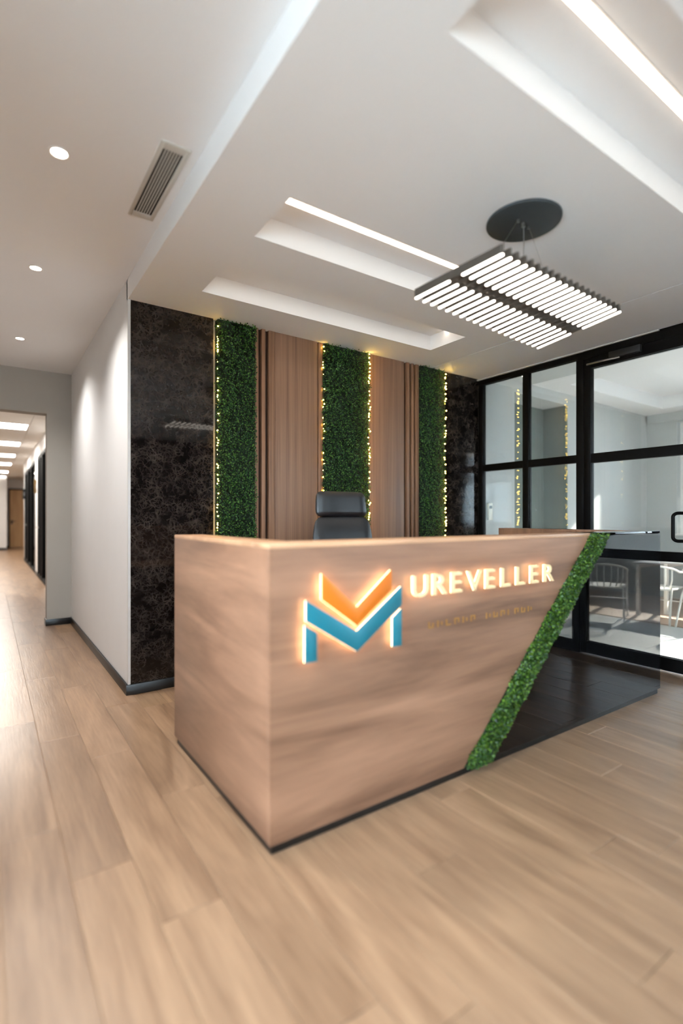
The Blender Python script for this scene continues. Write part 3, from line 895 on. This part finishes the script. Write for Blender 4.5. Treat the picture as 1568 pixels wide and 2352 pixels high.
window('window_added_side', 'y', YF - 0.1, 3.75, 4.25, 0.0, 2.5, 1, 'unseen narrow window added to brighten floor and ceiling beside the glass', M['frame'])  # added opening, lifts the dim floor and ceiling near the glass door
struct('ground_outside', MB().box(-40, 60, -60, YF - 0.2, -0.4, -0.12).box(-40, XW - 0.12, YF - 0.2, 40, -0.4, -0.12).box(XR + 0.25, 60, YF - 0.2, 40, -0.4, -0.12), M['ground'], 'paving outside the building')

# control handset on the wall behind the glass
e = thing('wall_control', 'small ivory wall control with grey display behind the glass', 'wall control', (4.418, YR - 0.0, 1.26), rr)
MB().box(-0.036, 0.036, -0.024, 0.004, -0.092, 0.092).build('body', M['handset'], e, bevel=0.005)
MB().box(-0.024, 0.024, -0.0255, -0.023, 0.030, 0.062).build('display', M['display'], e)
# ceiling downlight in the niche soffit
e = thing('niche_downlight', 'tiny round downlight above the niche beyond the glass', 'downlight', (4.80, 3.42, 2.742))
MB().cyl((0, 0), 0.045, -0.005, 0, 20).build('trim_ring', M['chairwhite'], e)
MB().cyl((0, 0), 0.032, -0.008, -0.005, 20).build('lens', M['lamp'], e)

# ------------------------------------------------------------------ white armchairs and table beyond the glass
def armchair(loc, rz, label):
    e = thing('garden_armchair', label, 'chair', loc, rz, 'white tubular armchairs beyond the glass')
    e.scale = (0.87, 0.87, 0.87)
    r = 0.013
    for s in (-1, 1):
        # front leg rises, bends into the arm and runs back into the hoop
        MB().tube([(s * 0.27, -0.27, 0.0), (s * 0.26, -0.25, 0.30), (s * 0.26, -0.235, 0.58), (s * 0.265, -0.20, 0.635), (s * 0.27, -0.10, 0.655), (s * 0.27, 0.05, 0.665)], r, 8).build('front_leg', M['chairwhite'], e, smooth=True)
        MB().tube([(s * 0.24, 0.33, 0.0), (s * 0.225, 0.20, 0.42), (s * 0.22, 0.17, 0.46)], r, 8).build('rear_leg', M['chairwhite'], e, smooth=True)
    hoop = [(0.27, 0.05, 0.665)]
    for k in range(1, 12):
        a = math.pi * k / 12
        hoop.append((0.27 * math.cos(a), 0.05 + 0.24 * math.sin(a), 0.665 + 0.085 * math.sin(a)))
    hoop.append((-0.27, 0.05, 0.665))
    MB().tube(hoop, r, 8).build('back_hoop', M['chairwhite'], e, smooth=True)
    seat = [(0.23, -0.24), (0.24, 0.05), (0.20, 0.19), (0.10, 0.24), (-0.10, 0.24), (-0.20, 0.19), (-0.24, 0.05), (-0.23, -0.24)]
    MB().tube([(a, b, 0.44) for a, b in seat], 0.012, 8, closed=True).build('seat_frame', M['chairwhite'], e, smooth=True)
    for k in range(7):
        y = -0.21 + 0.06 * k
        w = 0.228 if y < 0.1 else 0.205
        MB().box(-w, w, y - 0.022, y + 0.022, 0.437, 0.447).build('seat_slat', M['chairwhite'], e)
    for k in range(7):
        a = math.pi * (k + 1.5) / 9
        x, y = 0.255 * math.cos(a), 0.05 + 0.225 * math.sin(a)
        zt = 0.665 + 0.085 * math.sin(a)
        MB().tube([(x * 0.85, y - 0.03, 0.445), (x, y, 0.56), (x, y, zt)], 0.009, 6).build('back_slat', M['chairwhite'], e, smooth=True)
    MB().tube([(-0.258, -0.255, 0.24), (0.258, -0.255, 0.24)], 0.009, 6).build('stretcher', M['chairwhite'], e)
    return e
armchair((6.42, 2.80, 0), math.radians(97), 'white tubular armchair showing beside the desk corner')
armchair((6.42, 2.26, 0), math.radians(84), 'white tubular armchair cut off at the right edge of the photo')
armchair((6.1, 0.0, 0), math.radians(65), 'white tubular armchair mirrored in the black desk panel')
armchair((6.2, 1.0, 0), math.radians(110), 'white tubular armchair halfway along the glass room')
def table(loc, label):
    e = thing('square_table', label, 'table', loc, 0, 'pale tables beyond the glass')
    MB().box(-0.4, 0.4, -0.4, 0.4, 0.625, 0.65).build('table_top', M['tabletop'], e, bevel=0.006)
    for sx in (-1, 1):
        for sy in (-1, 1):
            MB().box(sx * 0.35 - 0.02, sx * 0.35 + 0.02, sy * 0.35 - 0.02, sy * 0.35 + 0.02, 0, 0.625).build('leg', M['chairwhite'], e)
    MB().box(-0.36, 0.36, -0.36, -0.34, 0.575, 0.625).box(-0.36, 0.36, 0.34, 0.36, 0.575, 0.625).build('apron', M['chairwhite'], e)
table((7.25, 2.55, 0), 'pale square table behind the white armchairs')
table((6.95, 0.5, 0), 'pale square table nearer the front window')

# ------------------------------------------------------------------ office corridor beyond the opening
CX, CZ = 0.83, 2.69
YE = 24.0
struct('ceiling_office', MB().box(XW, 3.2, YO + 0.16, YE + 0.1, CZ + 0.012, ZT + 0.05), M['ceiltile'], 'tiled office ceiling beyond the opening')
co = bpy.data.objects['ceiling_office']
t0 = MB().box(-0.296, 0.296, -0.296, 0.296, 0.0, 0.012).build('ceiling_tile', M['ceiltile'], co)
tm = t0.data
t1m = MB().box(-0.134, 0.134, -0.296, 0.296, 0.0, 0.012).build('ceiling_tile', M['ceiltile'], co)
t1d = t1m.data
rows = int((YE - YO - 0.16) / 0.6)
used = [False, False]
LROW = [5, 9, 13, 17, 22, 26]
for j in range(rows):
    yc = YO + 0.16 + 0.3 + 0.6 * j
    for xc, k in ((0.555 + 0.1375, 1), (0.255, 0), (-0.345, 0), (-0.945, 0)):
        if j in LROW and xc in (0.255, -0.345):
            continue
        src = (t0, t1m)[k]
        if used[k]:
            src = bpy.data.objects.new('ceiling_tile', (tm, t1d)[k]); put(src, co)
        used[k] = True
        src.location = (xc, yc, CZ)
ORD = ['nearest the opening', 'second from the opening', 'third from the opening', 'fourth from the opening', 'fifth from the opening', 'farthest down the corridor']
for j, t in zip(LROW, ORD):
    yc = YO + 0.16 + 0.3 + 0.6 * j
    e = thing('ceiling_panel_light', 'flat white ceiling panel light ' + t, 'ceiling light', (-0.045, yc, CZ + 0.012), group='panel lights in the office corridor')
    MB().box(-0.596, 0.596, -0.296, -0.275, -0.014, 0).box(-0.596, 0.596, 0.275, 0.296, -0.014, 0).box(-0.596, -0.575, -0.275, 0.275, -0.014, 0).box(0.575, 0.596, -0.275, 0.275, -0.014, 0).build('frame', M['chairwhite'], e)
    MB().box(-0.575, 0.575, -0.275, 0.275, -0.010, 0).build('diffuser', M['panel'], e)
struct('wall_office', MB().box(CX, CX + 0.1, YO + 0.16, 9.6, -0.05, ZT).box(CX, CX + 0.1, 12.05, 12.67, -0.05, ZT).box(CX, CX + 0.1, 16.55, 16.85, -0.05, ZT)
       .box(CX, CX + 0.1, 9.6, 12.05, 2.42, ZT).box(CX, CX + 0.1, 12.67, 16.55, 2.42, ZT).box(CX + 0.1, 3.1, 12.3, 12.4, -0.05, ZT).box(CX + 0.1, 3.1, 16.75, 16.85, -0.05, ZT).box(CX + 0.1, 3.1, 8.9, 9.0, -0.05, ZT),
       M['white'], 'white corridor wall with black framed glass fronts')
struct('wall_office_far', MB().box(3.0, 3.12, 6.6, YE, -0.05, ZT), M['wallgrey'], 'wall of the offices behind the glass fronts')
struct('baseboard_office', MB().box(CX - 0.013, CX, YO + 0.16, 9.6, 0, 0.07).box(CX - 0.013, CX, 12.05, 12.67, 0, 0.07).box(CX - 0.013, CX, 16.55, 16.85, 0, 0.07), M['black'], 'black skirting of the corridor wall')
def front(name, y0, y1, mulls, label):
    g = struct(name, MB().box(CX - 0.006, CX + 0.07, y0, y1, 2.36, 2.42), M['frame'], label)
    ms = [(y0, y0 + 0.07)] + mulls + [(y1 - 0.07, y1)]
    for a, b in ms:
        MB().box(CX - 0.006, CX + 0.07, a, b, 0, 2.36).build('mullion', M['frame'], g)
    for (a, b), (c, d) in zip(ms, ms[1:]):
        MB().box(CX + 0.03, CX + 0.038, b, c, 0.06, 2.36).build('pane', M['glassgreen'], g)
        MB().box(CX - 0.01, CX + 0.06, b, c, 0.0, 0.06).build('bottom_rail', M['frame'], g)
    a, b = ms[-2]
    MB().tube([(CX - 0.02, b + 0.03, 1.0), (CX - 0.06, b + 0.03, 1.0), (CX - 0.06, b + 0.13, 1.0)], 0.01, 8).build('handle', M['steel'], g)
front('window_6', 9.6, 12.05, [(11.0, 11.1), (11.45, 11.55)], 'black framed glass office front nearest the opening')
front('window_7', 12.67, 16.55, [(13.98, 14.06), (15.2, 15.4)], 'black framed glass office front farther along')
def plaque(y, z, label, mat):
    e = thing('door_plaque', label, 'sign', (CX, y, z), group='small plaques on the corridor wall')
    MB().box(-0.045, 0.0, -0.012, 0.012, -0.14, 0.14).build('plate', mat, e, bevel=0.002)
    MB().box(-0.012, 0.0, -0.02, 0.02, -0.05, 0.05).build('bracket', M['steel'], e)
plaque(12.36, 1.84, 'small bronze plaque projecting between the two glass fronts', M['signwood'])
plaque(16.70, 1.84, 'small dark plaque projecting at the corridor corner', M['frame'])
struct('wall_end', MB().box(XW, 3.1, YE, YE + 0.12, -0.05, ZT), M['white'], 'white end wall of the office corridor')
struct('wall_end_block', MB().box(XW, 0.56, 22.3, YE, -0.05, ZT), M['wall'], 'grey wall block at the left end of the corridor')
struct('baseboard_end', MB().box(XW, 0.573, 22.287, 22.3, 0, 0.08).box(0.56, 0.573, 22.3, YE, 0, 0.08).box(0.573, 0.66, YE - 0.013, YE, 0, 0.08), M['black'], 'black skirting at the end of the corridor')
d2 = struct('door_2', MB().box(0.70, 1.62, YE - 0.03, YE - 0.002, 0.005, 2.28), M['doorwood'], 'pale oak door at the end of the corridor')
MB().box(0.65, 0.70, YE - 0.05, YE - 0.001, 0, 2.33).box(1.62, 1.67, YE - 0.05, YE - 0.001, 0, 2.33).box(0.70, 1.62, YE - 0.05, YE - 0.001, 2.28, 2.33).build('door_frame', M['frame'], d2)
MB().box(0.735, 0.795, YE - 0.04, YE - 0.03, 0.93, 1.08).build('lock_plate', M['plastic'], d2)
MB().tube([(0.765, YE - 0.03, 1.04), (0.765, YE - 0.09, 1.04), (0.89, YE - 0.09, 1.04)], 0.012, 8).build('door_handle', M['plastic'], d2)
